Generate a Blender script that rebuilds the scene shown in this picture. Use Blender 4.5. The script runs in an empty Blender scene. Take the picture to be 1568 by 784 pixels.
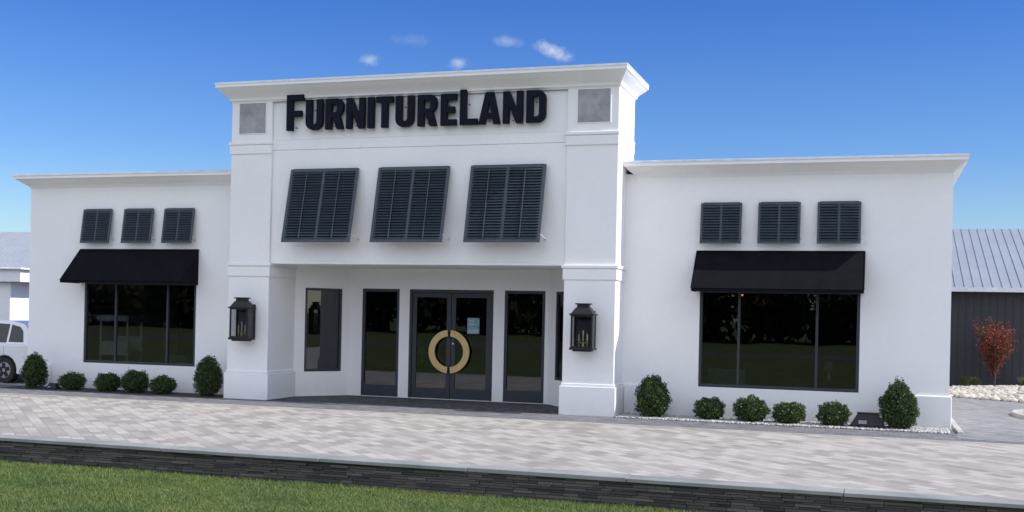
import bpy, math, numpy as np, random
from mathutils import Matrix, Vector
random.seed(3); rng=np.random.default_rng(7)
SC=bpy.context.scene; COL=bpy.context.collection
# ------------------------------------------------------------------ helpers
def new_mat(n):
    m=bpy.data.materials.new(n);m.use_nodes=True
    return m,m.node_tree,m.node_tree.nodes['Principled BSDF']
def N(nt,t,**k):
    n=nt.nodes.new(t)
    for a,b in k.items(): setattr(n,a,b)
    return n
def ramp(nt,fac,stops):
    r=nt.nodes.new('ShaderNodeValToRGB');nt.links.new(fac,r.inputs[0])
    e=r.color_ramp.elements
    while len(e)<len(stops): e.new(.5)
    for i,(p,c) in enumerate(stops): e[i].position=p;e[i].color=(*c,1)
    return r.outputs[0]
def noise(nt,scale,detail=4,coord='Object',rough=.55,vec=None):
    if vec is None:
        tc=nt.nodes.new('ShaderNodeTexCoord');vec=tc.outputs[coord]
    n=nt.nodes.new('ShaderNodeTexNoise');n.inputs['Scale'].default_value=scale;n.inputs['Detail'].default_value=detail;n.inputs['Roughness'].default_value=rough
    nt.links.new(vec,n.inputs['Vector']);return n.outputs['Fac']
def bump(nt,b,h,strength=.3,dist=.02):
    n=nt.nodes.new('ShaderNodeBump');n.inputs['Strength'].default_value=strength;n.inputs['Distance'].default_value=dist
    nt.links.new(h,n.inputs['Height']);nt.links.new(n.outputs[0],b.inputs['Normal'])
def simple(n,c,rough=.6,metal=0,var=.12,scale=6,bs=0,bscale=60,spec=.5):
    m,nt,b=new_mat(n);f=noise(nt,scale)
    lo=tuple(x*(1-var) for x in c);hi=tuple(min(1,x*(1+var)) for x in c)
    nt.links.new(ramp(nt,f,[(.3,lo),(.7,hi)]),b.inputs['Base Color'])
    b.inputs['Roughness'].default_value=rough;b.inputs['Metallic'].default_value=metal;b.inputs['Specular IOR Level'].default_value=spec
    if bs: bump(nt,b,noise(nt,bscale,5),bs,.01)
    return m
def stucco(n,c,s=1.0):
    m,nt,b=new_mat(n)
    tc=N(nt,'ShaderNodeTexCoord')
    f=noise(nt,.45,5);f2=noise(nt,9,5)
    a=ramp(nt,f,[(.3,tuple(x*.945 for x in c)),(.7,c)])
    g=ramp(nt,f2,[(.25,(.97,.97,.97)),(.7,(1,1,1))])
    mx=N(nt,'ShaderNodeMix',data_type='RGBA',blend_type='MULTIPLY');mx.inputs[0].default_value=1
    nt.links.new(a,mx.inputs[6]);nt.links.new(g,mx.inputs[7])
    sp=N(nt,'ShaderNodeSeparateXYZ');nt.links.new(tc.outputs['Object'],sp.inputs[0])
    mr=N(nt,'ShaderNodeMapRange');mr.inputs[1].default_value=0;mr.inputs[2].default_value=.55;mr.inputs[3].default_value=.5;mr.inputs[4].default_value=0;nt.links.new(sp.outputs[2],mr.inputs[0])
    mm=N(nt,'ShaderNodeMath',operation='MULTIPLY');nt.links.new(mr.outputs[0],mm.inputs[0]);nt.links.new(noise(nt,3,6),mm.inputs[1])
    m2=N(nt,'ShaderNodeMix',data_type='RGBA');nt.links.new(mm.outputs[0],m2.inputs[0]);nt.links.new(mx.outputs[2],m2.inputs[6]);m2.inputs[7].default_value=(.55,.52,.47,1)
    nt.links.new(m2.outputs[2],b.inputs['Base Color'])
    b.inputs['Roughness'].default_value=.9;b.inputs['Specular IOR Level'].default_value=.2
    ad=N(nt,'ShaderNodeMath',operation='MULTIPLY_ADD');nt.links.new(noise(nt,2.2,3),ad.inputs[0]);ad.inputs[1].default_value=1.4;nt.links.new(noise(nt,120,3),ad.inputs[2])
    bump(nt,b,ad.outputs[0],.4*s,.012);return m
WHITE=stucco('white_stucco',(.91,.905,.90))
TRIM=stucco('white_trim',(.89,.89,.885),.4)
METALW=simple('drip_edge_metal',(.75,.76,.78),.35,.3)
SLATE=simple('slate_blue_paint',(.038,.051,.068),.42,0,.15,8)
FRAME=simple('dark_window_frame',(.030,.035,.044),.4)
FABRIC=simple('black_awning_fabric',(.006,.006,.009),.9,0,.25,4,.3,200,.12)
NAVY=simple('navy_sign_metal',(.004,.007,.015),.5,0,.1,6,0,60,.12)
BLACKM=simple('black_lantern_metal',(.018,.018,.019),.45,.4)
VENT=simple('grey_tile_panel',(.33,.33,.35),.8,0,.2,4,.5,14)
BRASS=simple('brushed_brass',(.62,.47,.20),.4,.6,.1)
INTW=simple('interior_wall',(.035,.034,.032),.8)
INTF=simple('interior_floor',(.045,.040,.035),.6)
STANDIN=simple('standin_white',(.8,.8,.78),.5)
def glass(n,tint,ior=1.7):
    m,nt,b=new_mat(n);nt.nodes.remove(b)
    t=N(nt,'ShaderNodeBsdfTransparent');t.inputs[0].default_value=(*tint,1)
    g=N(nt,'ShaderNodeBsdfGlossy');g.inputs['Roughness'].default_value=.004;g.inputs['Color'].default_value=(.88,.92,.97,1)
    f=N(nt,'ShaderNodeFresnel');f.inputs[0].default_value=ior
    nb=N(nt,'ShaderNodeBump');nb.inputs['Strength'].default_value=.05;nb.inputs['Distance'].default_value=.02;nt.links.new(noise(nt,.9,1),nb.inputs['Height']);nt.links.new(nb.outputs[0],g.inputs['Normal'])
    x=N(nt,'ShaderNodeMixShader');nt.links.new(f.outputs[0],x.inputs[0]);nt.links.new(t.outputs[0],x.inputs[1]);nt.links.new(g.outputs[0],x.inputs[2])
    nt.links.new(x.outputs[0],nt.nodes['Material Output'].inputs[0]);return m
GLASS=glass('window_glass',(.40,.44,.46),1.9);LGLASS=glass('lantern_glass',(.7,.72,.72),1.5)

class MB:
    def __init__(s): s.v=[];s.f=[];s.m=[];s.mats=[]
    def mi(s,m):
        if m not in s.mats: s.mats.append(m)
        return s.mats.index(m)
    def face(s,pts,m):
        i=len(s.v);s.v+=[tuple(p) for p in pts];s.f.append(tuple(range(i,i+len(pts))));s.m.append(s.mi(m))
    def box(s,x0,x1,y0,y1,z0,z1,m,M=None):
        P=[(x0,y0,z0),(x1,y0,z0),(x1,y1,z0),(x0,y1,z0),(x0,y0,z1),(x1,y0,z1),(x1,y1,z1),(x0,y1,z1)]
        s.hexa(P,m,M)
    def hexa(s,P,m,M=None):
        if M is not None: P=[tuple(M@Vector(p)) for p in P]
        i=len(s.v);s.v+=P;k=s.mi(m)
        for f in [(0,3,2,1),(4,5,6,7),(0,1,5,4),(1,2,6,5),(2,3,7,6),(3,0,4,7)]:
            s.f.append(tuple(i+j for j in f));s.m.append(k)
    def cyl(s,p0,p1,r0,r1,m,n=12,cap=True):
        p0=Vector(p0);p1=Vector(p1);d=(p1-p0).normalized();a=d.orthogonal().normalized();b=d.cross(a);i=len(s.v);k=s.mi(m)
        for p,r in((p0,r0),(p1,r1)):
            for j in range(n):
                t=2*math.pi*j/n;s.v.append(tuple(p+a*r*math.cos(t)+b*r*math.sin(t)))
        for j in range(n):
            s.f.append((i+j,i+(j+1)%n,i+n+(j+1)%n,i+n+j));s.m.append(k)
        if cap:
            s.f.append(tuple(i+j for j in range(n))[::-1]);s.m.append(k);s.f.append(tuple(i+n+j for j in range(n)));s.m.append(k)
    def prism(s,poly,y0,y1,m):
        n=len(poly);i=len(s.v);k=s.mi(m)
        s.v+=[(x,y0,z) for x,z in poly]+[(x,y1,z) for x,z in poly]
        s.f.append(tuple(range(i,i+n)));s.m.append(k);s.f.append(tuple(range(i+2*n-1,i+n-1,-1)));s.m.append(k)
        for j in range(n):
            s.f.append((i+j,i+n+j,i+n+(j+1)%n,i+(j+1)%n));s.m.append(k)
    def obj(s,name,parent=None,bevel=0,smooth=False,loc=None,seg=2):
        me=bpy.data.meshes.new(name);me.from_pydata(s.v,[],s.f)
        for m in s.mats: me.materials.append(m)
        me.polygons.foreach_set('material_index',s.m)
        if smooth: me.polygons.foreach_set('use_smooth',[True]*len(s.f))
        me.update();o=bpy.data.objects.new(name,me);COL.objects.link(o)
        if loc is not None:o.location=loc
        if parent: o.parent=parent
        if bevel:
            b=o.modifiers.new('bevel','BEVEL');b.width=bevel;b.segments=seg;b.limit_method='ANGLE'
        return o
def empty(name,loc=(0,0,0)):
    e=bpy.data.objects.new(name,None);e.location=loc;COL.objects.link(e);return e
def np_mesh(name,V,F,mat,parent=None):
    me=bpy.data.meshes.new(name);nf,k=F.shape
    me.vertices.add(len(V));me.vertices.foreach_set('co',V.astype(np.float32).ravel())
    me.loops.add(nf*k);me.loops.foreach_set('vertex_index',F.astype(np.int32).ravel())
    me.polygons.add(nf);me.polygons.foreach_set('loop_start',np.arange(0,nf*k,k,dtype=np.int32));me.polygons.foreach_set('loop_total',np.full(nf,k,np.int32))
    me.materials.append(mat);me.update();me.validate();o=bpy.data.objects.new(name,me);COL.objects.link(o)
    if parent:o.parent=parent
    return o
def leaf_quads(C,size,up=.3):
    n=len(C);a=rng.normal(size=(n,3));a[:,2]+=up;a/=np.linalg.norm(a,axis=1)[:,None]
    b=np.cross(a,rng.normal(size=(n,3)));b/=np.linalg.norm(b,axis=1)[:,None]
    sz=size*rng.uniform(.6,1.3,n)[:,None]
    V=np.stack([C-a*sz,C+b*sz*.5,C+a*sz,C-b*sz*.5],1).reshape(-1,3);return V,np.arange(4*n).reshape(n,4)
def leafmat(n,cols,trans=.25,rough=.6,patch=None):
    m,nt,b=new_mat(n);g=N(nt,'ShaderNodeNewGeometry')
    c=ramp(nt,g.outputs['Random Per Island'],[(i/(len(cols)-1),x) for i,x in enumerate(cols)])
    if patch:
        mx=N(nt,'ShaderNodeMix',data_type='RGBA',blend_type='MULTIPLY');mx.inputs[0].default_value=1
        nt.links.new(c,mx.inputs[6]);nt.links.new(ramp(nt,noise(nt,patch,5),[(.32,(.62,.74,.70)),(.5,(1,1,1)),(.72,(1.0,.93,.8))]),mx.inputs[7]);c=mx.outputs[2]
    nt.links.new(c,b.inputs['Base Color']);b.inputs['Roughness'].default_value=rough;b.inputs['Specular IOR Level'].default_value=.3
    t=N(nt,'ShaderNodeBsdfTranslucent');nt.links.new(c,t.inputs[0]);x=N(nt,'ShaderNodeMixShader');x.inputs[0].default_value=trans
    nt.links.new(b.outputs[0],x.inputs[1]);nt.links.new(t.outputs[0],x.inputs[2]);nt.links.new(x.outputs[0],nt.nodes['Material Output'].inputs[0]);return m
def holed_wall(mb,x0,x1,z0,z1,holes,y0,y1,m,M=None):
    xs=sorted({x0,x1,*[h[0] for h in holes],*[h[1] for h in holes]});zs=sorted({z0,z1,*[h[2] for h in holes],*[h[3] for h in holes]})
    T=(lambda p:tuple(M@Vector(p))) if M is not None else (lambda p:p)
    for i in range(len(xs)-1):
        for j in range(len(zs)-1):
            cx=(xs[i]+xs[i+1])/2;cz=(zs[j]+zs[j+1])/2
            if any(h[0]<cx<h[1] and h[2]<cz<h[3] for h in holes): continue
            a,b,c,d=xs[i],xs[i+1],zs[j],zs[j+1]
            mb.face([T((a,y0,c)),T((b,y0,c)),T((b,y0,d)),T((a,y0,d))],m);mb.face([T((a,y1,c)),T((a,y1,d)),T((b,y1,d)),T((b,y1,c))],m)
    for a,b,c,d in holes+[(x0,x1,z0,z1)]:
        for p,q in(((a,c),(b,c)),((b,c),(b,d)),((b,d),(a,d)),((a,d),(a,c))):
            mb.face([T((p[0],y0,p[1])),T((q[0],y0,q[1])),T((q[0],y1,q[1])),T((p[0],y1,p[1]))],m)
def crown(mb,x0,x1,y0,y1,prof,m,oxs=1.0,mtop=None):
    rings=[[(x0-o*oxs,y0-o,z),(x1+o*oxs,y0-o,z),(x1+o*oxs,y1+o,z),(x0-o*oxs,y1+o,z)] for o,z in prof]
    for i,(a,b) in enumerate(zip(rings[:-1],rings[1:])):
        mm=mtop if (mtop and i>=len(rings)-3) else m
        for j in range(4):
            k=(j+1)%4;mb.face([a[j],a[k],b[k],b[j]],mm)
    mb.face(rings[-1],mtop or m)

# ------------------------------------------------------------------ building
B=empty('furniture_store_building')
WX0,WX1=-21.72,1.49;TX0,TX1=-15.05,-5.40;PL,PR=-13.94,-6.57;TY=-.855;CY=-.80;TB=.79;RY=1.61;SOF=3.30
ZB,ZT=.684,2.83
mb=MB()
wl=(-19.93,-16.52,ZB,ZT);wr=(-3.69,-.30,ZB,ZT)
holed_wall(mb,WX0,-14.9,-.05,5.40,[wl],0,.22,WHITE)
holed_wall(mb,-5.55,WX1,-.05,5.40,[wr],0,.22,WHITE)
mb.box(WX0,WX0+.22,.222,12,-.05,5.40,WHITE);mb.box(WX1-.22,WX1,.222,12,-.05,5.40,WHITE);mb.box(WX0,WX1,12.002,12.2,-.05,5.40,WHITE)
mb.obj('wing_walls',B)
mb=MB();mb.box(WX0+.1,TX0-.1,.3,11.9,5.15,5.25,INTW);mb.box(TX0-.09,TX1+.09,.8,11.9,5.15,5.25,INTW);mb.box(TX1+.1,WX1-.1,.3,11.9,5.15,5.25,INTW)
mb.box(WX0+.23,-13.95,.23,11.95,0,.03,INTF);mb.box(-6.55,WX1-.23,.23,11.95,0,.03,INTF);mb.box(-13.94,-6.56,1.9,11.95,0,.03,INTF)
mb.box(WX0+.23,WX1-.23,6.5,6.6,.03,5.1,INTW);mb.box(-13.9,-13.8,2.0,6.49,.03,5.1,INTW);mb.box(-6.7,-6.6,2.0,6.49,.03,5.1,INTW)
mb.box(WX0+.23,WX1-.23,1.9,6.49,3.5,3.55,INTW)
mb.obj('interior_shell',B)
pr=[(0.0,5.30),(.02,5.34),(.05,5.345),(.06,5.37),(.12,5.40),(.20,5.44),(.28,5.495),(.34,5.525),(.38,5.53),(.38,5.60),(.40,5.603),(.40,5.64),(.30,5.66)]
mb=MB();crown(mb,WX0,-15.4,0,12.2,pr,TRIM,.68,METALW);mb.obj('cornice_wing_a',B)
mb=MB();crown(mb,-5.15,WX1,0,12.2,pr,TRIM,.68,METALW);mb.obj('cornice_wing_b',B)
mb=MB()
for a,b in((TX0,PL),(PR,TX1)):
    mb.box(a,b,TY,TB,-.05,7.40,WHITE)
mb.obj('tower_pilasters',B,.015)
mb=MB();mb.box(PL+.002,PR-.002,CY,TB-.005,SOF,6.03,WHITE);mb.obj('tower_wall',B,.012)
mb=MB();mb.box(PL+.003,PR-.003,CY-.012,TB-.006,6.032,6.27,WHITE);mb.box(PL+.004,PR-.004,CY+.004,TB-.007,6.272,7.40,WHITE);mb.obj('sign_fascia',B,.01)
mb=MB()
for a,b in((TX0,PL),(PR,TX1)):
    mb.box(a-.05,b+.05,TY-.05,TB-.1,-.04,.64,WHITE)
    mb.box(a-.02,b+.02,TY-.02,TB-.12,.642,.70,WHITE)
    mb.box(a-.03,b+.03,TY-.03,TB-.2,2.98,3.23,WHITE)
    mb.box(a-.055,b+.055,TY-.055,TB-.21,3.232,3.31,WHITE)
    mb.box(a-.03,b+.012,TY-.03,TB+.01,5.95,6.17,WHITE)
    mb.box(a-.05,b+.02,TY-.05,TB+.02,6.172,6.25,WHITE)
mb.box(PL+.06,PR-.06,CY-.02,CY+.1,3.29,3.36,WHITE)
mb.box(.72,WX1+.05,-.05,.5,-.04,.68,WHITE);mb.box(-5.34,-4.98,-.05,.1,-.04,.68,WHITE);mb.box(-15.5,-15.11,-.05,.1,-.04,.60,WHITE);mb.box(WX0-.05,-20.95,-.05,.5,-.04,.60,WHITE)
mb.obj('stucco_bands',B,.015)
pt=[(0.0,7.20),(.03,7.24),(.06,7.245),(.07,7.29),(.11,7.33),(.18,7.38),(.27,7.44),(.34,7.495),(.37,7.515),(.385,7.52),(.385,7.59),(.40,7.593),(.40,7.637),(.25,7.66)]
mb=MB();crown(mb,TX0,TX1,TY,TB,pt,TRIM,.62,METALW);mb.obj('tower_crown',B)
mb=MB()
for a,b in((-14.83,-14.11),(-6.33,-5.60)):
    mb.box(a,b,TY-.012,TY+.02,6.45,7.175,VENT)
    mb.box(a-.02,a,TY-.02,TY+.01,6.43,7.195,TRIM);mb.box(b,b+.02,TY-.02,TY+.01,6.43,7.195,TRIM);mb.box(a,b,TY-.02,TY+.01,6.43,6.448,TRIM);mb.box(a,b,TY-.02,TY+.01,7.177,7.195,TRIM)
mb.obj('accent_tiles',B,.003)
mb=MB();mb.box(PL+.01,PR-.01,TB+.002,2.2,SOF+.003,SOF+.15,WHITE);mb.obj('entry_soffit',B)
mb=MB()
LW=(-12.62,-11.58);DW=(-11.30,-9.04);RW=(-8.75,-7.70);XL,XR=-12.97,-7.60
holed_wall(mb,XL,XR,0,SOF,[(LW[0],LW[1],.02,2.78),(DW[0],DW[1],.02,2.78),(RW[0],RW[1],.02,2.78)],RY,RY+.2,WHITE)
mb.obj('entry_back_wall',B)
def splay(p,q,t0,t1,name):
    p=Vector(p);q=Vector(q);L=(q-p).length;ang=math.atan2(q.y-p.y,q.x-p.x);M=Matrix.Translation((p.x,p.y,0))@Matrix.Rotation(ang,4,'Z')
    mb=MB();holed_wall(mb,0,L,0,SOF,[(t0*L,t1*L,.63,2.76)],0,.18,WHITE,M);mb.obj(name,B)
    return M,L
def window(name,x0,x1,z0,z1,mull,M=None,fw=.065,depth=.08,rail=0):
    mb=MB();y0,y1=.01,.01+depth
    mb.box(x0,x0+fw,y0,y1,z0,z1,FRAME,M);mb.box(x1-fw,x1,y0,y1,z0,z1,FRAME,M)
    mb.box(x0+fw,x1-fw,y0,y1,z1-fw,z1,FRAME,M);mb.box(x0+fw,x1-fw,y0,y1,z0,z0+fw+rail,FRAME,M)
    for x in mull: mb.box(x-.028,x+.028,y0+.005,y1-.01,z0+fw+rail,z1-fw,FRAME,M)
    o=mb.obj(name+'_frame',B,.006);mb=MB()
    T=(lambda p:tuple(M@Vector(p))) if M is not None else (lambda p:p)
    edges=[x0+fw]+[m for m in mull]+[x1-fw]
    for a,b in zip(edges[:-1],edges[1:]):
        mb.face([T((a,y0+.045,z0+fw)),T((b,y0+.045,z0+fw)),T((b,y0+.045,z1-fw)),T((a,y0+.045,z1-fw))],GLASS)
    mb.obj(name+'_glass',B)
M1,L1=splay((-13.92,.43,0),(XL,RY,0),.18,.855,'entry_splay_wall_a')
M2,L2=splay((XR,RY,0),(-6.60,.43,0),.25,.85,'entry_splay_wall_b')
window('splay_window_a',.18*L1,.855*L1,.63,2.76,[],M1);window('splay_window_b',.25*L2,.85*L2,.63,2.76,[],M2)
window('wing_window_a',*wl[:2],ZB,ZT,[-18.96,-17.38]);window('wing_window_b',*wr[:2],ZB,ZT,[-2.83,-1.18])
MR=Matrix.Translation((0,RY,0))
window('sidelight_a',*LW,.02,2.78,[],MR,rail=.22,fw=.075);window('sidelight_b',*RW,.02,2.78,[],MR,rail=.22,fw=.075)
mb=MB();y0=RY+.0
dx0,dx1=DW;mid=(dx0+dx1)/2
mb.box(dx0,dx0+.07,y0,y0+.14,.02,2.78,FRAME);mb.box(dx1-.07,dx1,y0,y0+.14,.02,2.78,FRAME);mb.box(dx0+.07,dx1-.07,y0,y0+.14,2.70,2.78,FRAME)
g=MB()
for a,b in((dx0+.075,mid-.006),(mid+.006,dx1-.075)):
    s=.115
    mb.box(a,a+s,y0+.03,y0+.08,.03,2.695,FRAME);mb.box(b-s,b,y0+.03,y0+.08,.03,2.695,FRAME)
    mb.box(a+s,b-s,y0+.03,y0+.08,2.58,2.695,FRAME);mb.box(a+s,b-s,y0+.03,y0+.08,.03,.28,FRAME)
    g.face([(a+s,y0+.055,.28),(b-s,y0+.055,.28),(b-s,y0+.055,2.58),(a+s,y0+.055,2.58)],GLASS)
for zz in(.3,1.4,2.5):
    mb.cyl((dx0+.072,y0+.0,zz-.06),(dx0+.072,y0+.0,zz+.06),.012,.012,FRAME,8);mb.cyl((dx1-.072,y0+.0,zz-.06),(dx1-.072,y0+.0,zz+.06),.012,.012,FRAME,8)
mb.cyl((mid+.06,y0+.02,1.42),(mid+.06,y0+.035,1.42),.022,.022,METALW,12)
mb.obj('double_door',B,.006);g.obj('door_glass',B)
mb=MB();cx,cz=mid-.01,1.22;ro,ri=.545,.385;n=28
for sgn in(-1,1):
    pts=[]
    a0=math.asin(.045/ro)
    for i in range(n+1):
        t=a0+(math.pi-2*a0)*i/n
        pts.append((math.sin(t)*sgn,math.cos(t)))
    for i in range(n):
        (s0,c0),(s1,c1)=pts[i],pts[i+1]
        P=[(cx+s0*ri,y0-.07,cz+c0*ri),(cx+s0*ro,y0-.07,cz+c0*ro),(cx+s0*ro,y0-.03,cz+c0*ro),(cx+s0*ri,y0-.03,cz+c0*ri),
           (cx+s1*ri,y0-.07,cz+c1*ri),(cx+s1*ro,y0-.07,cz+c1*ro),(cx+s1*ro,y0-.03,cz+c1*ro),(cx+s1*ri,y0-.03,cz+c1*ri)]
        for f in((0,1,5,4),(3,7,6,2),(1,2,6,5),(0,4,7,3))+(((0,3,2,1),) if i==0 else ())+(((4,5,6,7),) if i==n-1 else ()):
            mb.face([P[j] for j in f],BRASS)
    for zz in(-.3,.3): mb.cyl((cx+sgn*.36,y0-.03,cz+zz),(cx+sgn*.36,y0+.03,cz+zz),.02,.02,BRASS)
mb.obj('ring_door_handles',B)
PAPER=simple('pale_blue_paper',(.16,.32,.40),.7,0,.3,14)
PAPW=simple('white_paper',(.36,.42,.44),.7,0,.2,30)
mb=MB();mb.box(-9.74,-9.42,y0+.045,y0+.05,1.68,2.08,PAPER);mb.box(-9.72,-9.44,y0+.041,y0+.044,1.70,1.80,PAPW);mb.box(-9.70,-9.50,y0+.041,y0+.044,1.90,1.94,PAPW);mb.box(-9.70,-9.54,y0+.041,y0+.044,1.98,2.02,PAPW)
mb.obj('door_notice',B)
# ------------------------------------------------------------------ shutters
def shutter(w,L,x,ytop,ztop,proj,cols,pitch):
    e=empty('louvered_shutter',(x,ytop,ztop));a=math.asin(proj/L);mb=MB();R=Matrix.Rotation(-a,4,'X')
    st=.07 if w>1.2 else .05;t=.035
    mb.box(0,st,-t,0,-L,0,SLATE,R);mb.box(w-st,w,-t,0,-L,0,SLATE,R)
    mb.box(st,w-st,-t,0,-st,0,SLATE,R);mb.box(st,w-st,-t,0,-L,-L+st,SLATE,R)
    cw=(w-2*st)/cols
    for c in range(1,cols): mb.box(st+cw*c-st/2,st+cw*c+st/2,-t+.002,0,-L+st,-st,SLATE,R)
    mb.box(st,w-st,.012,.018,-L+.01,-.01,FRAME,R)
    for c in range(cols):
        x0=st+cw*c+(st/2 if c else 0);x1=st+cw*(c+1)-(st/2 if c<cols-1 else 0)
        n=int((L-2*st)/pitch)
        for i in range(n):
            z=-st-(i+.5)*(L-2*st)/n
            S=R@Matrix.Translation((0,-.032,z))@Matrix.Rotation(math.radians(56+random.uniform(-2,2)),4,'X')
            mb.box(x0,x1,-.036,.036,-.004,.004,SLATE,S)
        if w>1.2: mb.box((x0+x1)/2-.012,(x0+x1)/2+.012,-t-.036,-t-.024,-L+st+.02,-st-.02,SLATE,R)
    mb.obj('louver_panel',e)
    mb=MB()
    for xx in(.0,w):
        mb.cyl((xx,-proj+.02,-L*math.cos(a)+.18),(xx,.05,-L*math.cos(a)+.10),.011,.011,METALW,8)
        mb.cyl((xx,.04,-L*math.cos(a)+.10),(xx,.06,-L*math.cos(a)+.10),.03,.03,METALW,8)
    mb.box(.05,w-.05,-.01,.06,-.05,.02,SLATE)
    mb.obj('stay_arms',e)
for x in(-13.38,-11.09,-8.80): shutter(1.78,1.81,x,-.86,5.54,.42,2,.066)
for x in(-19.95,-18.68,-17.46,-3.69,-2.45,-1.21): shutter(.89,.90,x,-.05,4.72,.13,2,.06)
# ------------------------------------------------------------------ awnings
def awning(x0,x1):
    e=empty('window_awning')
    zt,zb,p,v=3.67,2.84,.78,.07
    mb=MB();n=14
    for i in range(n):
        a=x0+(x1-x0)*i/n;b=x0+(x1-x0)*(i+1)/n
        sg=lambda x:-.012*abs(math.sin(math.pi*3*(x-x0)/(x1-x0)))
        ym,zm=-(p+.012)/2,(zt+zb)/2
        mb.face([(a,-.012,zt),(a,ym,zm+sg(a)),(b,ym,zm+sg(b)),(b,-.012,zt)],FABRIC);mb.face([(a,ym,zm+sg(a)),(a,-p,zb),(b,-p,zb),(b,ym,zm+sg(b))],FABRIC)
    mb.face([(x0,-p,zb),(x1,-p,zb),(x1,-p,zb-v),(x0,-p,zb-v)][::-1],FABRIC)
    mb.face([(x0,-.012,zb-v),(x0,-p,zb-v),(x0,-p,zb),(x0,-.012,zt)],FABRIC);mb.face([(x1,-.012,zb-v),(x1,-p,zb-v),(x1,-p,zb),(x1,-.012,zt)],FABRIC)
    mb.obj('fabric_cover',e)
    mb=MB();r=.013
    for x in np.linspace(x0+.02,x1-.02,4): mb.cyl((x,-.03,zt-.04),(x,-p+.02,zb-.03),r,r,BLACKM,6)
    mb.cyl((x0,-p,zb),(x1,-p,zb),r,r,FABRIC,8);mb.cyl((x0+.02,-p+.02,zb-v+.01),(x1-.02,-p+.02,zb-v+.01),r,r,BLACKM,6)
    mb.cyl((x0,-.015,zt),(x1,-.015,zt),.016,.016,FABRIC,8)
    for x in(x0,x1): mb.cyl((x,-.015,zt),(x,-p,zb),.014,.014,FABRIC,8)
    mb.obj('frame_tubes',e)
awning(-20.08,-16.46);awning(-3.77,-.23)
# ------------------------------------------------------------------ sign
def arc(cx,cy,rx,ry,a0,a1,n=7): return [(cx+rx*math.cos(math.radians(a0+(a1-a0)*i/n)),cy+ry*math.sin(math.radians(a0+(a1-a0)*i/n))) for i in range(n+1)]
def glyph(ch,W,H):
    s=.145;t=.125
    if ch=='F': return [[(0,0),(s,0),(s,.40*H),(.86*W,.40*H),(.86*W,.40*H+t),(s,.40*H+t),(s,H-t),(W,H-t),(W,H),(0,H)]]
    if ch=='L': return [[(0,0),(W,0),(W,t),(s,t),(s,H),(0,H)]]
    if ch=='I': return [[(0,0),(W,0),(W,H),(0,H)]]
    if ch=='T': return [[(W/2-s/2,0),(W/2+s/2,0),(W/2+s/2,H-t),(W,H-t),(W,H),(0,H),(0,H-t),(W/2-s/2,H-t)]]
    if ch=='E': return [[(0,0),(W,0),(W,t),(s,t),(s,H/2-t/2),(.88*W,H/2-t/2),(.88*W,H/2+t/2),(s,H/2+t/2),(s,H-t),(W,H-t),(W,H),(0,H)]]
    if ch=='U': 
        r=W*.42;q=max(.03,r-s*.8)
        return [[(0,H)]+arc(r,r,r,r,180,270)+arc(W-r,r,r,r,270,360)+[(W,H),(W-s,H)]+arc(W-s-q,t+q,q,q,0,-90,4)+arc(s+q,t+q,q,q,-90,-180,4)+[(s,H)]]
    if ch=='N': return [[(0,0),(s*.9,0),(s*.9,.60*H),(W-s*.95,0),(W,0),(W,H),(W-s*.9,H),(W-s*.9,.40*H),(s*.95,H),(0,H)]]
    if ch=='A': return [[(0,0),(.29*W,0),(.335*W,.17*H),(.665*W,.17*H),(.71*W,0),(W,0),(.68*W,H),(.32*W,H)],[(.385*W,.34*H),(.5*W,.80*H),(.615*W,.34*H)]]
    if ch=='D':
        r=W*.42;q=max(.03,r-s*.8)
        return [[(0,0)]+arc(W-r,r,r,r,-90,0)+arc(W-r,H-r,r,r,0,90)+[(0,H)],[(s,t)]+[(s,H-t)]+arc(W-s-q,H-t-q,q,q,90,0,4)+arc(W-s-q,t+q,q,q,0,-90,4)]
    if ch=='R':
        r=.16;b=.42*H;q=.05
        return [[(0,0),(s,0),(s,b-.02),(.42*W,b-.02),(W-s*1.05,0),(W,0),(.80*W,b+.02)]+arc(W-r,b+r*1.15,r,r,-40,0,3)+arc(W-r,H-r,r,r,0,90)+[(0,H)],
                [(s,b+t-.03),(s,H-t)]+arc(W-s-q,H-t-q,q,q,90,0,4)+arc(W-s-q,b+t-.03+q,q,q,0,-90,4)]
S=empty('storefront_sign',(0,0,0))
LET=[('F',-13.49,-13.05,.84),('U',-12.98,-12.55,.71),('R',-12.46,-12.01,.71),('N',-11.92,-11.46,.71),('I',-11.37,-11.22,.71),('T',-11.15,-10.74,.71),('U',-10.66,-10.22,.71),('R',-10.11,-9.65,.71),('E',-9.54,-9.17,.71),('L',-9.07,-8.66,.79),('A',-8.62,-8.12,.71),('N',-8.04,-7.59,.71),('D',-7.49,-7.05,.71)]
for i,(ch,a,b,H) in enumerate(LET):
    cu=bpy.data.curves.new('letter','CURVE');cu.dimensions='2D';cu.fill_mode='BOTH';cu.extrude=.05;cu.bevel_depth=.006;cu.bevel_resolution=1
    for poly in glyph(ch,b-a,H):
        sp=cu.splines.new('POLY');sp.points.add(len(poly)-1)
        for p,(x,y) in zip(sp.points,poly): p.co=(x,y,0,1)
        sp.use_cyclic_u=True
    o=bpy.data.objects.new('tmp',cu);COL.objects.link(o);bpy.context.view_layer.update()
    me=bpy.data.meshes.new_from_object(o.evaluated_get(bpy.context.evaluated_depsgraph_get()));bpy.data.objects.remove(o)
    me.materials.clear();me.materials.append(NAVY)
    o=bpy.data.objects.new('letter_%s_%d'%(ch.lower(),i+1),me);COL.objects.link(o);o.parent=S;o.location=(a,-.915,6.475);o.rotation_euler=(math.pi/2,0,0)
mb=MB()
for ch,a,b,H in LET:
    for z in(6.55,6.95): mb.cyl(((a+b)/2-.02,-.87,z),((a+b)/2-.02,-.79,z),.012,.012,BLACKM,6)
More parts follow.
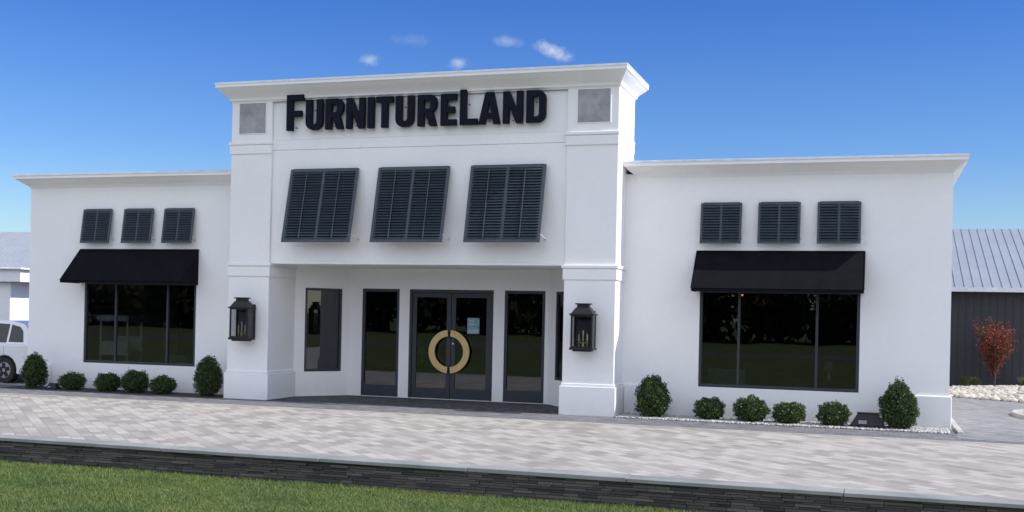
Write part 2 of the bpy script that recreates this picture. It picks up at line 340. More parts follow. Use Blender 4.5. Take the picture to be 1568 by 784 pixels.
mb.obj('standoff_pins',S)
# ------------------------------------------------------------------ lanterns
FL,fnt,fb=new_mat('candle_wax');fb.inputs['Base Color'].default_value=(.7,.62,.45,1)
def lantern(cx):
    e=empty('wall_lantern',(cx,-1.16,0));mb=MB();z0,z1=1.50,2.20;w=.245;d=.16
    mb.box(-w-.02,w+.02,-d-.02,d+.02,z0-.05,z0,BLACKM);mb.box(-w+.04,w-.04,-d+.04,d-.04,z0-.085,z0-.05,BLACKM)
    for sx in(-1,1):
        for sy in(-1,1): mb.box(min(sx*w,sx*(w-.035)),max(sx*w,sx*(w-.035)),min(sy*d,sy*(d-.035)),max(sy*d,sy*(d-.035)),z0,z1,BLACKM)
    for sy in(-1,1):
        y=sy*(d-.012)
        mb.box(-w+.035,w-.035,y-.008,y+.008,z0,z0+.03,BLACKM);mb.box(-w+.035,w-.035,y-.008,y+.008,z1-.03,z1,BLACKM)
    mb.box(-w-.03,w+.03,-d-.03,d+.03,z1,z1+.035,BLACKM)
    P=[(-w,-d,z1+.035),(w,-d,z1+.035),(w,d,z1+.035),(-w,d,z1+.035),(-.15,-.10,z1+.17),(.15,-.10,z1+.17),(.15,.10,z1+.17),(-.15,.10,z1+.17)];mb.hexa(P,BLACKM)
    mb.box(-.13,.13,-.08,.08,z1+.17,z1+.235,BLACKM);mb.box(-.165,.165,-.11,.11,z1+.235,z1+.262,BLACKM)
    mb.box(-.16,.16,.16,.305,z0+.25,z0+.33,BLACKM);mb.box(-.14,.14,.14,.304,z1-.1,z1-.03,BLACKM);mb.box(-.19,.19,.275,.304,z0-.02,z1+.1,BLACKM)
    mb.obj('lantern_housing',e,.004)
    g=MB();y=-d+.01
    g.face([(-w+.03,y,z0),(w-.03,y,z0),(w-.03,y,z1),(-w+.03,y,z1)],LGLASS)
    for sx in(-1,1): g.face([(sx*(w-.01),-d+.03,z0),(sx*(w-.01),d-.03,z0),(sx*(w-.01),d-.03,z1),(sx*(w-.01),-d+.03,z1)],LGLASS)
    g.face([(-w+.03,d-.01,z0),(w-.03,d-.01,z0),(w-.03,d-.01,z1),(-w+.03,d-.01,z1)],FRAME)
    g.obj('lantern_panes',e)
    c=MB()
    for dx,h in((-.09,.34),(0,.42),(.09,.34)):
        c.cyl((dx,0,z0),(dx,0,z0+.14),.009,.009,BRASS,8);c.cyl((dx,0,z0+.14),(dx,0,z0+h-.05),.016,.016,FL,10);c.cyl((dx,0,z0+h-.05),(dx,0,z0+h+.03),.014,.003,LGLASS,8)
    c.cyl((0,0,z0),(0,0,z0+.1),.03,.02,BRASS,10);c.box(-.1,.1,-.008,.008,z0+.1,z0+.115,BRASS);c.obj('candle_cluster',e)
lantern(-14.47);lantern(-6.03)
# ------------------------------------------------------------------ interior furniture
def chair(x,y,sc,mat,nm='armchair'):
    e=empty(nm,(x,y,.03));mb=MB()
    mb.box(-.4*sc,.4*sc,-.38*sc,.38*sc,.18*sc,.42*sc,mat);mb.box(-.4*sc,.4*sc,.3*sc,.42*sc,.43*sc,.95*sc,mat)
    mb.box(-.5*sc,-.405*sc,-.38*sc,.4*sc,.15*sc,.62*sc,mat);mb.box(.405*sc,.5*sc,-.38*sc,.4*sc,.15*sc,.62*sc,mat)
    for a in(-.38,.38):
        for b in(-.3,.3): mb.cyl((a*sc,b*sc,0),(a*sc,b*sc,.2*sc),.02,.03,FRAME,8)
    mb.obj('upholstery',e,.03)
chair(-3.25,1.1,1.05,simple('sage_fabric',(.25,.36,.30),.9));chair(-18.3,1.5,.9,simple('grey_fabric',(.3,.3,.3),.9));chair(-17.4,3.0,1.1,simple('tan_fabric',(.4,.35,.26),.9))
e=empty('vehicle_reflection_standin',(-19.35,.80,.03));mb=MB()  # white bench shape added in place of a white vehicle reflected in the glass
for a in(-.42,.42):
    for b in(-.3,.3): mb.cyl((a,b,0),(a,b,1.85),.04,.04,STANDIN,8)
mb.box(-.5,.5,-.38,.38,1.76,1.92,STANDIN);mb.box(-.46,.46,-.33,.33,.85,.95,STANDIN);mb.box(-.40,.40,.28,.34,.96,1.35,STANDIN);mb.box(-.44,.44,-.32,-.28,.95,1.22,STANDIN);mb.obj('standin_frame',e,.01)
def table(x,y):
    e=empty('display_table',(x,y,.03));mb=MB();mb.box(-.8,.8,-.4,.4,.72,.77,INTF)
    for a in(-.72,.72):
        for b in(-.34,.34): mb.box(a-.03,a+.03,b-.03,b+.03,0,.72,INTF)
    mb.cyl((0,0,.77),(0,0,1.0),.06,.04,BRASS,12);mb.cyl((0,0,1.0),(0,0,1.22),.14,.10,simple('linen_shade',(.4,.38,.33),.9),16);mb.obj('table_and_lamp',e)
table(-1.0,2.4);table(-17.2,2.2);table(-11.9,4.0)
BULB,bnt,bb=new_mat('warm_bulb');bb.inputs['Emission Color'].default_value=(1,.42,.12,1);bb.inputs['Emission Strength'].default_value=1.6
for x,y,z in((-12.75,3.2,2.78),(-8.9,3.3,2.85),(-3.1,3.0,2.78)):
    e=empty('pendant_lamp',(x,y,z));mb=MB();mb.cyl((0,0,.02),(0,0,3.48-z),.006,.006,FRAME,6);mb.cyl((0,0,-.02),(0,0,.02),.028,.02,BULB,10);mb.cyl((0,0,.02),(0,0,.09),.05,.015,BRASS,10);mb.obj('pendant',e)

# ------------------------------------------------------------------ ground
def pavers(name,c1,c2,c3,mort,bw,bh,rot,bumpS=.5,kb=.75):
    m,nt,b=new_mat(name);tc=N(nt,'ShaderNodeTexCoord');mp=N(nt,'ShaderNodeMapping');mp.inputs['Rotation'].default_value=(0,0,math.radians(rot));nt.links.new(tc.outputs['Object'],mp.inputs[0])
    br=N(nt,'ShaderNodeTexBrick');br.inputs['Scale'].default_value=1;br.inputs['Brick Width'].default_value=bw;br.inputs['Row Height'].default_value=bh;br.inputs['Mortar Size'].default_value=.006;br.inputs['Mortar Smooth'].default_value=.3
    br.inputs['Color1'].default_value=(0,0,0,1);br.inputs['Color2'].default_value=(1,1,1,1);br.inputs['Mortar'].default_value=(.5,.5,.5,1);br.inputs['Bias'].default_value=0
    nt.links.new(mp.outputs[0],br.inputs[0])
    f=noise(nt,.35,4,vec=mp.outputs[0]);f2=noise(nt,30,4,vec=mp.outputs[0])
    a=N(nt,'ShaderNodeMath',operation='MULTIPLY_ADD');nt.links.new(br.outputs['Color'],a.inputs[0]);a.inputs[1].default_value=kb
    ff=N(nt,'ShaderNodeMath',operation='MULTIPLY_ADD');nt.links.new(f,ff.inputs[0]);ff.inputs[1].default_value=.8;ff.inputs[2].default_value=-.28;nt.links.new(ff.outputs[0],a.inputs[2])
    c=ramp(nt,a.outputs[0],[(.1,c1),(.5,c2),(.9,c3)])
    mx=N(nt,'ShaderNodeMix',data_type='RGBA',blend_type='MULTIPLY');mx.inputs[0].default_value=1;nt.links.new(c,mx.inputs[6]);nt.links.new(ramp(nt,f2,[(.3,(.88,.88,.88)),(.7,(1,1,1))]),mx.inputs[7])
    m2=N(nt,'ShaderNodeMix',data_type='RGBA');nt.links.new(br.outputs['Fac'],m2.inputs[0]);nt.links.new(mx.outputs[2],m2.inputs[6]);m2.inputs[7].default_value=(*mort,1)
    # faint darker wear stains
    st=ramp(nt,noise(nt,.9,7,rough=.7),[(.30,(.86,.86,.87)),(.46,(1,1,1))]);m3=N(nt,'ShaderNodeMix',data_type='RGBA',blend_type='MULTIPLY');m3.inputs[0].default_value=1
    nt.links.new(m2.outputs[2],m3.inputs[6]);nt.links.new(st,m3.inputs[7])
    nt.links.new(m3.outputs[2],b.inputs['Base Color']);b.inputs['Roughness'].default_value=.9;b.inputs['Specular IOR Level'].default_value=.25
    h=N(nt,'ShaderNodeMath',operation='MULTIPLY_ADD');nt.links.new(br.outputs['Fac'],h.inputs[0]);h.inputs[1].default_value=-1.0;nt.links.new(f2,h.inputs[2])
    bump(nt,b,h.outputs[0],bumpS,.005);return m
PAVE=pavers('tumbled_pavers',(.31,.285,.255),(.42,.39,.35),(.51,.475,.43),(.26,.24,.215),.40,.20,45,.6,.80)
GREYP=pavers('grey_cobbles',(.14,.14,.145),(.19,.19,.20),(.25,.25,.25),(.11,.11,.11),.2,.1,0)
DARKP=pavers('dark_pavers',(.06,.06,.065),(.09,.09,.10),(.13,.13,.135),(.05,.05,.05),.2,.1,90)
CREAM=pavers('cream_edging',(.40,.38,.34),(.48,.46,.42),(.56,.54,.49),(.3,.28,.25),.4,.3,0)
PATH=pavers('path_pavers',(.20,.20,.20),(.26,.26,.26),(.32,.315,.31),(.15,.15,.15),.3,.15,30)
FLAG=simple('flagstone_cap',(.28,.285,.265),.85,0,.25,1.2,.4,20)
MULCH=simple('dark_mulch',(.05,.045,.04),1,0,.5,25,.8,60)
ASPH=simple('asphalt',(.055,.055,.058),.95,0,.25,3,.5,120)
def sheet(name,x0,x1,y0,y1,z,m):
    mb=MB();mb.face([(x0,y0,z),(x1,y0,z),(x1,y1,z),(x0,y1,z)],m);return mb.obj(name)
SOIL,snt,sb=new_mat('lawn_soil');snt.links.new(ramp(snt,noise(snt,.8,6),[(.3,(.06,.08,.028)),(.7,(.11,.13,.05))]),sb.inputs['Base Color']);sb.inputs['Roughness'].default_value=1;sb.inputs['Specular IOR Level'].default_value=.05
LZ=-.39
sheet('ground',-900,900,-900,900,LZ,SOIL)
FY=-9.95
mb=MB();mb.box(-70,45,-9.6,70,LZ-.2,0,PAVE);mb.obj('patio_paving')
sheet('cobble_border',-45,2.9,-2.45,.0,.004,GREYP)
sheet('edging_strip',-45,2.9,-2.58,-2.451,.004,CREAM)
sheet('entry_floor',PL+.05,PR-.05,-1.0,1.62,.008,DARKP)
sheet('planting_bed',WX0,-15.12,-1.05,-.003,.008,MULCH)
sheet('gravel_bed',-5.33,1.40,-1.05,-.003,.008,simple('gravel_base',(.22,.22,.22),1,0,.5,40,.8,60))
sheet('side_path',1.56,9,-2.0,14,.006,PATH)
sheet('parking_lot',-60,-21.9,1.8,40,.006,ASPH)
mb=MB();mb.box(1.60,1.72,-1.0,3.0,-.02,.05,CREAM);mb.obj('path_edging',None,.01)
mb=MB();K=[];cxk,cyk=6.4,4.6
for i in range(33):
    t=math.pi/2+math.pi*i/32;K.append((cxk+3.2*math.cos(t),cyk+3.0*math.sin(t)))
for (a,b),(c,d) in zip(K[:-1],K[1:]):
    sh=lambda x,y,k:(cxk+(x-cxk)*k,cyk+(y-cyk)*k)
    p0,p1,p2,p3=(a,b),(c,d),sh(c,d,.94),sh(a,b,.94)
    mb.hexa([(*p0,0),(*p1,0),(*p2,0),(*p3,0),(*p0,.09),(*p1,.09),(*p2,.09),(*p3,.09)],CREAM)
mb.obj('curved_kerb')
mb=MB();mb.face([(x*.95+cxk*.05,y*.95+cyk*.05,.012) for x,y in K],ASPH);mb.obj('asphalt_apron')
e=empty('stone_retaining_wall')
STN,wnt,wb=new_mat('ledge_stone');g=N(wnt,'ShaderNodeNewGeometry');c=ramp(wnt,g.outputs['Random Per Island'],[(0,(.045,.045,.042)),(.4,(.075,.074,.066)),(.75,(.10,.095,.08)),(1,(.14,.135,.12))])
wnt.links.new(c,wb.inputs['Base Color']);wb.inputs['Roughness'].default_value=.9;bump(wnt,wb,noise(wnt,40,5),.6,.01)
mb=MB();z=LZ-.03
while z<-.065:
    h=min(random.uniform(.025,.05),-.055-z);x=-30+random.random()*.2
    while x<12:
        l=random.uniform(.12,.5);d=random.uniform(0,.035);mb.box(x,x+l-.004,FY+.03-d,FY+.2,z,z+h-.004,STN);x+=l
    z+=h
mb.obj('ledge_stones',e,.004,seg=1)
mb=MB();x=-30
while x<12:
    l=random.uniform(1.9,2.9);o=random.uniform(-.012,.012);mb.box(x,x+l-.008,FY-.035+o,-9.603,-.052,.004+random.uniform(-.002,.007),FLAG);x+=l
mb.obj('cap_stones',e,.008,seg=2)
n=290000;X=rng.uniform(-16,7,n);Y=rng.uniform(-15.6,-9.96,n)
cl=np.sin(X*1.7+np.sin(Y*2.3)*1.5)*np.cos(Y*3.1+np.sin(X*1.1))*.5+.5;cl=.6*cl+.4*(np.sin(X*6.3+Y*4.1)*np.sin(Y*7.7-X*2.9)*.5+.5)
h=rng.uniform(.02,.060,n)*(.6+.9*cl);w=rng.uniform(.0035,.008,n);a=rng.uniform(0,6.28,n);ln=rng.normal(0,.03,(n,2))
Pb=np.stack([X,Y,np.full(n,LZ-.003)],1);dx=np.stack([np.cos(a)*w,np.sin(a)*w,0*w],1)
V=np.stack([Pb-dx,Pb+dx,Pb+np.concatenate([ln,h[:,None]],1)],1).reshape(-1,3)
GR=leafmat('grass_blades',[(.09,.14,.038),(.15,.225,.055),(.21,.29,.085),(.33,.36,.16)],.4,.55,1.1)
np_mesh('lawn_grass',V,np.arange(3*n).reshape(n,3),GR)
import bmesh
def pebbles(name,n,fx,s0,s1,cols):
    bm=bmesh.new();bmesh.ops.create_icosphere(bm,subdivisions=1,radius=1);bv=np.array([v.co[:] for v in bm.verts]);bf=np.array([[v.index for v in f.verts] for f in bm.faces]);bm.free()
    C=fx(n);n=len(C);s=rng.uniform(s0,s1,n);sc=np.stack([s*rng.uniform(.8,1.4,n),s*rng.uniform(.7,1.1,n),s*rng.uniform(.5,.8,n)],1);th=rng.uniform(0,6.28,n)
    P=bv[None]*sc[:,None];c,sn=np.cos(th)[:,None],np.sin(th)[:,None]
    Q=np.stack([P[...,0]*c-P[...,1]*sn,P[...,0]*sn+P[...,1]*c,P[...,2]],2)+C[:,None]
    F=(bf[None]+(np.arange(n)*len(bv))[:,None,None]).reshape(-1,3);return np_mesh(name,Q.reshape(-1,3),F,leafmat(name+'_stone',cols,0,.8))
pebbles('pebble_gravel',5000,lambda n:np.stack([rng.uniform(-5.3,1.45,n),rng.uniform(-1.10,-.06,n),np.full(n,.02)],1),.018,.04,[(.22,.22,.22),(.42,.42,.40),(.62,.60,.57)])
def bedf(n):
    X=rng.uniform(1.2,16,n);Y=rng.uniform(8.4,17,n);k=((X-8.6)/7.2)**2+((Y-13.2)/4.4)**2<1
    X,Y=X[k],Y[k];return np.stack([X,Y,.03+.25*np.clip(1-((X-8.6)/7.2)**2-((Y-13.2)/4.4)**2,0,1)],1)
pebbles('river_rock_bed',11000,bedf,.06,.14,[(.34,.31,.26),(.52,.48,.41),(.60,.56,.48)])
# ------------------------------------------------------------------ shrubs
BOX=leafmat('boxwood_leaves',[(.018,.035,.012),(.035,.065,.02),(.06,.10,.03),(.12,.17,.05)],.2,.45)
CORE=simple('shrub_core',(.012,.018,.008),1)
TWIG=simple('twig_bark',(.07,.05,.035),.9)
def shrub(x,y,w,h,nm='boxwood_shrub'):
    e=empty(nm,(x,y,0));n=int(5000*(w*h/.3));u=rng.normal(size=(n,3));u/=np.linalg.norm(u,axis=1)[:,None]
    ph=rng.uniform(0,6.28,6);lump=1+.10*np.sin(u[:,0]*5+ph[0])*np.sin(u[:,1]*5+ph[1])+.10*np.sin(u[:,2]*7+ph[2])*np.cos(u[:,0]*8+ph[3])+.08*np.sin(u[:,0]*14+ph[4])*np.sin(u[:,2]*13+ph[5])
    r=lump*(1-.32*rng.random(n)**2)+rng.normal(0,.06,n);P=u*r[:,None]*np.array([w/2,w/2,h/2])
    if h>.7: P[:,:2]*=(1.04-.26*(P[:,2:3]/h+.5))
    P[:,2]+=h*.5;P=P[P[:,2]>.01];V,F=leaf_quads(P,.022);np_mesh('foliage',V,F,BOX,e)
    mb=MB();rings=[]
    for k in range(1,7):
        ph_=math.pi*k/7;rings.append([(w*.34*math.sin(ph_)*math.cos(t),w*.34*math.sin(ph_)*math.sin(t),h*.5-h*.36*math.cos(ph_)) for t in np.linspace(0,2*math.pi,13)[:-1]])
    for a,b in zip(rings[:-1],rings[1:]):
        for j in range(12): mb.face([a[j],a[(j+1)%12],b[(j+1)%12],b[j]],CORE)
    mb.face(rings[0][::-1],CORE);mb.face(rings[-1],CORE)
    mb.cyl((0,0,-.01),(0,0,h*.3),.02,.02,TWIG,6)
    for _ in range(7):
        t=random.uniform(0,6.28);mb.cyl((0,0,h*.3),(w*.47*math.cos(t),w*.47*math.sin(t),h*random.uniform(.5,.98)),.008,.003,TWIG,4)
    mb.obj('inner_branches',e)
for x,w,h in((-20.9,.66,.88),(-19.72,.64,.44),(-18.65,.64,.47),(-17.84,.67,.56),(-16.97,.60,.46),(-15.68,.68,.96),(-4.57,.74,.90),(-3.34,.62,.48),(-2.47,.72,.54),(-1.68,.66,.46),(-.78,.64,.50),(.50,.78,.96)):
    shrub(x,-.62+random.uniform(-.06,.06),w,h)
def flood(x,y,s):
    e=empty('ground_floodlight',(x,y,0));mb=MB()
    P=[(-.34*s,-.2*s,.06*s),(.34*s,-.2*s,.06*s),(.34*s,.2*s,.06*s),(-.34*s,.2*s,.06*s),(-.2*s,-.06*s,.30*s),(.2*s,-.06*s,.30*s),(.2*s,.14*s,.30*s),(-.2*s,.14*s,.30*s)]
    mb.hexa(P,BLACKM);mb.box(-.36*s,.36*s,-.22*s,.22*s,.02*s,.055*s,BLACKM);mb.box(-.08*s,.08*s,-.05*s,.1*s,-.01,.02*s,BLACKM)
    mb.box(-.22*s,.22*s,-.07*s,.15*s,.302*s,.32*s,BLACKM);mb.obj('lamp_housing',e,.01)
    mb=MB();mb.box(-.18*s,-.02*s,-.19*s,-.14*s,.10*s,.17*s,VENT);mb.obj('lamp_lens',e)
flood(-.10,-.62,1.0);flood(-20.25,-.75,.5)
# ------------------------------------------------------------------ metal building behind
e=empty('metal_warehouse');ROOF=simple('galvalume_roof',(.40,.43,.46),.5,.3,.06,1);SID=simple('charcoal_siding',(.032,.036,.044),.6)
X0,X1=-58,34;ey,ry,ez,rz=16.6,23.5,3.42,5.95
mb=MB();mb.box(X0,X1,17,30,-.1,3.5,SID);x=X0
while x<X1: mb.box(x,x+.04,16.975,17.001,-.05,3.45,SID);x+=.25
mb.obj('siding_walls',e)
mb=MB();mb.hexa([(X0-.4,ey,ez-.05),(X1+.4,ey,ez-.05),(X1+.4,ry,rz-.05),(X0-.4,ry,rz-.05),(X0-.4,ey,ez+.03),(X1+.4,ey,ez+.03),(X1+.4,ry,rz+.03),(X0-.4,ry,rz+.03)],ROOF)
mb.hexa([(X0-.4,ry,rz-.05),(X1+.4,ry,rz-.05),(X1+.4,30.4,ez-.05),(X0-.4,30.4,ez-.05),(X0-.4,ry,rz+.03),(X1+.4,ry,rz+.03),(X1+.4,30.4,ez+.03),(X0-.4,30.4,ez+.03)],ROOF)
x=X0
while x<X1:
    mb.hexa([(x,ey,ez+.02),(x+.03,ey,ez+.02),(x+.03,ry,rz+.02),(x,ry,rz+.02),(x,ey,ez+.055),(x+.03,ey,ez+.055),(x+.03,ry,rz+.055),(x,ry,rz+.055)],ROOF);x+=.30
mb.box(X0-.4,X1+.4,ey-.12,ey-.003,ez-.12,ez+.03,METALW);mb.obj('metal_roof',e)
e=empty('white_portico');mb=MB();mb.box(-44,-33.95,13,16.9,0,3.1,WHITE);mb.box(-44.1,-33.2,12.7,16.95,3.102,3.6,TRIM);mb.box(-44.2,-33.05,12.55,16.96,3.602,3.68,TRIM);mb.obj('portico_walls',e,.02)
# ------------------------------------------------------------------ red shrub
def red_bush(x,y):
    e=empty('red_maple_shrub',(x,y,.1));mb=MB();pts=[]
    def br(p,d,l,r,lv):
        q=p+d*l;mb.cyl(p,q,r,r*.6,TWIG,5,False)
        if lv>=2:
            for _ in range(14): pts.append(tuple(p+(q-p)*random.random()+Vector([random.gauss(0,.08) for _ in range(3)])))
        if lv<4:
            for _ in range(3 if lv else 10):
                dd=(d+Vector((random.gauss(0,.32),random.gauss(0,.32),random.gauss(.2,.2)))).normalized();br(p+(q-p)*random.uniform(.1,1),dd,l*random.uniform(.66,.95),r*.6,lv+1)
    br(Vector((0,0,0)),Vector((0,0,1)),.80,.035,0)
    mb.obj('branches',e);V,F=leaf_quads(np.array(pts),.035);np_mesh('red_foliage',V,F,leafmat('red_leaves',[(.10,.015,.012),(.20,.035,.025),(.30,.07,.04),(.28,.15,.07)],.3),e)
red_bush(3.85,15.9)
GRN=leafmat('perennial_leaves',[(.04,.07,.02),(.09,.14,.04),(.2,.2,.08)],.2)
def tuft(x,y,s,nm='ornamental_grass'):
    n=260;a=rng.uniform(0,6.28,n);l=rng.uniform(.5,1,n)*s;o=rng.uniform(.2,.7,n);b=np.stack([rng.normal(0,.05,n),rng.normal(0,.05,n),np.zeros(n)],1)
    t=b+np.stack([np.cos(a)*l*o,np.sin(a)*l*o,l],1);d=np.stack([-np.sin(a),np.cos(a),0*a],1)*.012
    V=np.stack([b-d,b+d,t],1).reshape(-1,3);o_=np_mesh(nm,V,np.arange(3*n).reshape(n,3),GRN);o_.location=(x,y,.15)
for x,y,s in((2.9,15.6,.35),(4.7,15.2,.4),(5.2,14.6,.5),(3.3,16.3,.3)): tuft(x,y,s)
# ------------------------------------------------------------------ parked car (white SUV, tail towards the building)
CARW,cn,cb=new_mat('white_car_paint');cb.inputs['Base Color'].default_value=(.80,.80,.80,1);cb.inputs['Roughness'].default_value=.25;cb.inputs['Coat Weight'].default_value=.6
TYRE=simple('tyre_rubber',(.02,.02,.02),.85);RIM=simple('alloy_rim',(.4,.4,.42),.35,.8);CGL=simple('car_glass',(.012,.014,.016),.06);RED=simple('tail_light',(.35,.02,.02),.2)
e=empty('parked_car',(-21.75,1.3,0));W=.92
def arcp(cx,r,a0,a1,n=10): return [(cx+r*math.cos(math.radians(a0+(a1-a0)*i/n)),.36+r*math.sin(math.radians(a0+(a1-a0)*i/n))) for i in range(n+1)]
low=[(0,.42),(.02,.70),(-.02,.98),(-.10,1.10),(-3.3,1.06),(-4.35,.94),(-4.66,.78),(-4.72,.35),(-4.55,.25)]+arcp(-3.85,.41,195,-15)[0:]+[( -3.3,.24),(-1.6,.24)]+arcp(-1.1,.41,195,-15)+[(-.15,.27)]
mb=MB();mb.prism(low[::-1],-W,W,CARW);mb.obj('body_shell',e,.05,seg=4)
def yh(z): return (W-.05)-.20*(z-1.05)/.70
gl=[(-.16,1.05),(-3.25,1.05),(-2.62,1.50),(-2.3,1.66),(-1.9,1.72),(-1.1,1.73),(-.62,1.64),(-.40,1.45)]
mb=MB();A=[(x,-yh(z),z) for x,z in gl];C=[(x,yh(z),z) for x,z in gl];mb.face(A,CARW);mb.face(C[::-1],CARW)
for j in range(len(gl)): mb.face([A[j],A[(j+1)%len(gl)],C[(j+1)%len(gl)],C[j]][::-1],CARW)
mb.obj('cabin',e,.03,seg=3)
mb=MB()
for poly in([(-.52,1.14),(-1.02,1.14),(-1.02,1.62),(-.72,1.56),(-.60,1.44)],[(-1.09,1.12),(-1.95,1.12),(-1.95,1.64),(-1.55,1.65),(-1.09,1.63)],[(-2.02,1.12),(-2.98,1.12),(-2.58,1.44),(-2.30,1.58),(-2.02,1.63)]):
    for s_ in(-1,1): mb.face([(x,s_*(yh(z)+.006),z) for x,z in poly],CGL)
mb.face([(-.175,-.64,1.12),(-.175,.64,1.12),(-.385,.60,1.44),(-.385,-.60,1.44)],CGL);mb.obj('car_windows',e)
mb=MB()
for cx in(-1.1,-3.85):
    for s_ in(-1,1):
        mb.cyl((cx,s_*(W-.24),.36),(cx,s_*(W-.01),.36),.355,.35,TYRE,28);mb.cyl((cx,s_*(W-.012),.36),(cx,s_*(W-.002),.36),.225,.215,RIM,24)
        for k in range(5):
            a=k*2*math.pi/5;M=Matrix.Translation((cx,0,.36))@Matrix.Rotation(a,4,'Y');mb.box(-.055,.055,s_*(W-.002) if s_>0 else -(W+.006),s_*(W+.006) if s_>0 else -(W-.002),.05,.2,TYRE,M)
mb.obj('wheels',e)
mb=MB();mb.box(.0,.03,-.86,-.62,.78,.98,RED);mb.box(.0,.03,.62,.86,.78,.98,RED);mb.box(-.22,-.01,-W-.006,-W+.01,.80,.95,RED);mb.box(-3.3,-1.6,-W-.012,-W+.005,.26,.36,TYRE);mb.box(-.05,.05,-.85,.85,.38,.52,TYRE)
for xx in(-1.3,-2.1): mb.box(xx-.2,xx,-W-.02,-W+.0,.92,.95,METALW)
for xx in(-1.12,-2.0): mb.box(xx-.005,xx+.005,-W-.003,-W+.01,.80 if xx>-1.5 else .38,1.02,TYRE)
mb.box(-2.9,-2.72,-W-.17,-W+.02,1.08,1.20,CARW);mb.obj('car_trim',e,.005)
# ------------------------------------------------------------------ distant trees on the far side of the lawn (seen in the glass)
pts=[];tr=MB()
for row in range(2):
  for i in range(66):
    x=-190+i*4.4+random.uniform(-1.5,1.5);y=-106-row*9+random.uniform(-4,4);H=random.uniform(7,12)+row*2.5;tr.cyl((x,y,LZ),(x,y,H*.6),.35,.15,TWIG,6,False)
    for k in range(10):
        c=np.array([x+random.gauss(0,2),y+random.gauss(0,2),random.uniform(1.0,H-1.5)]);u=rng.normal(size=(46,3));u/=np.linalg.norm(u,axis=1)[:,None];pts.append(c+u*rng.uniform(.6,2.4,(46,1)))
V,F=leaf_quads(np.concatenate(pts),.8);e=empty('distant_tree_line');np_mesh('tree_foliage',V,F,leafmat('autumn_tree_leaves',[(.02,.028,.012),(.035,.045,.02),(.08,.055,.02)],.2),e);tr.obj('tree_trunks',e)
sheet('road',-300,300,-62,-54,LZ+.004,ASPH)
# ------------------------------------------------------------------ camera
f,th,pit,rho,cy,h,D=1729.48,.311,.001,.021,480.45,2.178,25.0
Fv=Vector((-math.sin(th)*math.cos(pit),math.cos(th)*math.cos(pit),math.sin(pit)));R=Vector((math.cos(th),math.sin(th),0));U=R.cross(Fv)
R2=R*math.cos(rho)+U*math.sin(rho);U2=U*math.cos(rho)-R*math.sin(rho)
cam=bpy.data.objects.new('camera',bpy.data.cameras.new('camera'));COL.objects.link(cam)
cam.matrix_world=Matrix([[R2[0],U2[0],-Fv[0],0],[R2[1],U2[1],-Fv[1],-D],[R2[2],U2[2],-Fv[2],h],[0,0,0,1]])
cam.data.sensor_width=36;cam.data.lens=f/1568*36;cam.data.shift_y=(cy-392)/1568;cam.data.clip_end=4000;SC.camera=cam
# ------------------------------------------------------------------ light
el=math.radians(41.5);az=math.radians(89.8)
sd=Vector((math.sin(az)*math.cos(el),math.cos(az)*math.cos(el),math.sin(el)))
L=bpy.data.lights.new('sun','SUN');L.energy=5;L.angle=math.radians(.5);L.color=(1,.95,.88);lo=bpy.data.objects.new('sun',L);COL.objects.link(lo);lo.rotation_euler=sd.to_track_quat('Z','Y').to_euler()
Wd=bpy.data.worlds.new('World');SC.world=Wd;Wd.use_nodes=True;nt=Wd.node_tree;bg=nt.nodes['Background'];bg.inputs[1].default_value=.15
s=N(nt,'ShaderNodeTexSky');s.sky_type='NISHITA';s.sun_disc=False;s.sun_elevation=el;s.sun_rotation=az;s.dust_density=.6
tc=N(nt,'ShaderNodeTexCoord');vec=tc.outputs['Generated'];sp=N(nt,'ShaderNodeSeparateXYZ');nt.links.new(vec,sp.inputs[0])
tint=ramp(nt,sp.outputs[2],[(0,(.74,.86,1.0)),(.07,(.60,.78,1.0)),(.14,(.41,.63,1.0)),(.26,(.23,.47,.97)),(1,(.22,.46,.97))])
mx=N(nt,'ShaderNodeMix',data_type='RGBA',blend_type='MULTIPLY');mx.inputs[0].default_value=1;nt.links.new(s.outputs[0],mx.inputs[6]);nt.links.new(tint,mx.inputs[7])
cur=mx.outputs[2]
def M_(op,a,b=None,c=None):
    n=N(nt,'ShaderNodeMath',operation=op)
    for i,v in enumerate((a,b,c)):
        if v is None: continue
        if isinstance(v,(int,float)): n.inputs[i].default_value=v
        else: nt.links.new(v,n.inputs[i])
    return n.outputs[0]
nz=noise(nt,70,7,vec=vec,rough=.65)
def smooth(x,a,b):
    n=N(nt,'ShaderNodeMapRange',interpolation_type='SMOOTHSTEP');nt.links.new(x,n.inputs[0]);n.inputs[1].default_value=a;n.inputs[2].default_value=b;n.inputs[3].default_value=0;n.inputs[4].default_value=1;return n.outputs[0]
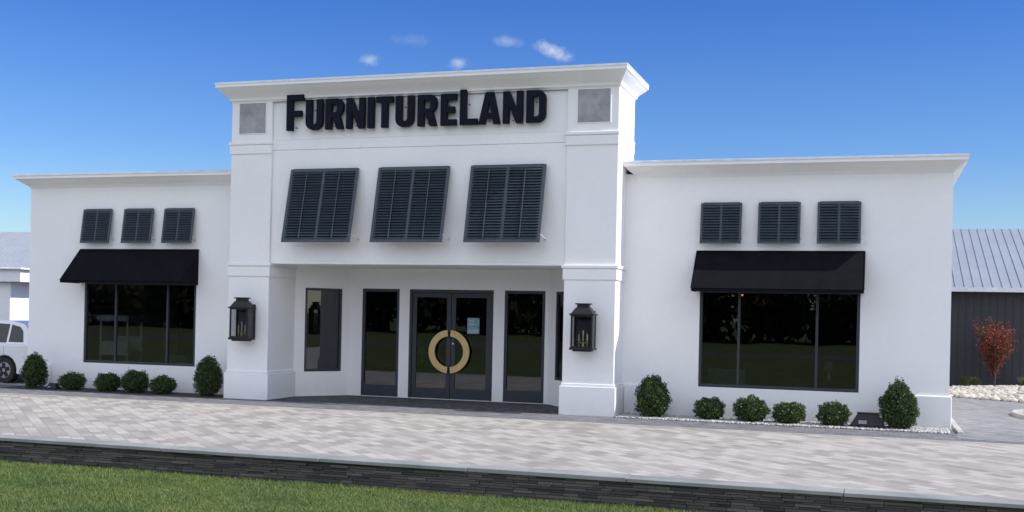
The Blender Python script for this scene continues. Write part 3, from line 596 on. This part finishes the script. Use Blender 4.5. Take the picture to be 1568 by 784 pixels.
for A,E,sx,sy,op,tl in((-25.24,12.45,.0075,.0045,.42,0),(-20.8,12.5,.009,.0045,.45,.1),(-18.3,13.6,.010,.004,.28,-.1),(-16.0,13.2,.013,.0048,.75,-.35),(-23.2,13.5,.014,.004,.12,0)):
    A,E=math.radians(A),math.radians(E);c=Vector((math.sin(A)*math.cos(E),math.cos(A)*math.cos(E),math.sin(E)));t=Vector((math.cos(A),-math.sin(A),0));w=c.cross(t)
    if w.z<0:w=-w
    t2=t*math.cos(tl)+w*math.sin(tl);w2=w*math.cos(tl)-t*math.sin(tl)
    sb_=N(nt,'ShaderNodeVectorMath',operation='SUBTRACT');nt.links.new(vec,sb_.inputs[0]);sb_.inputs[1].default_value=c
    d1=N(nt,'ShaderNodeVectorMath',operation='DOT_PRODUCT');nt.links.new(sb_.outputs[0],d1.inputs[0]);d1.inputs[1].default_value=t2/sx
    d2=N(nt,'ShaderNodeVectorMath',operation='DOT_PRODUCT');nt.links.new(sb_.outputs[0],d2.inputs[0]);d2.inputs[1].default_value=w2/sy
    r=M_('SQRT',M_('ADD',M_('POWER',M_('ABSOLUTE',d1.outputs['Value']),2),M_('POWER',M_('ABSOLUTE',d2.outputs['Value']),2)))
    m=M_('MULTIPLY',M_('SUBTRACT',1,smooth(M_('ADD',r,M_('MULTIPLY_ADD',nz,3.2,-1.6)),-.2,1.5)),op)
    k=N(nt,'ShaderNodeMix',data_type='RGBA');nt.links.new(m,k.inputs[0]);nt.links.new(cur,k.inputs[6]);k.inputs[7].default_value=(5.2,5.5,6.0,1);cur=k.outputs[2]
# broken bright cloud added behind the camera, out of view, to brighten the facade
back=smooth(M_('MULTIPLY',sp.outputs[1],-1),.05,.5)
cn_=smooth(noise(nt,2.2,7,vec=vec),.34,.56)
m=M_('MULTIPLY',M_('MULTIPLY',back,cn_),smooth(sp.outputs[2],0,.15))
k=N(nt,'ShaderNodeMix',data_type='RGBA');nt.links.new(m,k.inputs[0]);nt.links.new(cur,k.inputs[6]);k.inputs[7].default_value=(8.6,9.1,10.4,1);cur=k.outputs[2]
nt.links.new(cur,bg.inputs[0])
SC.view_settings.view_transform='Standard';SC.view_settings.look='None';SC.view_settings.exposure=0
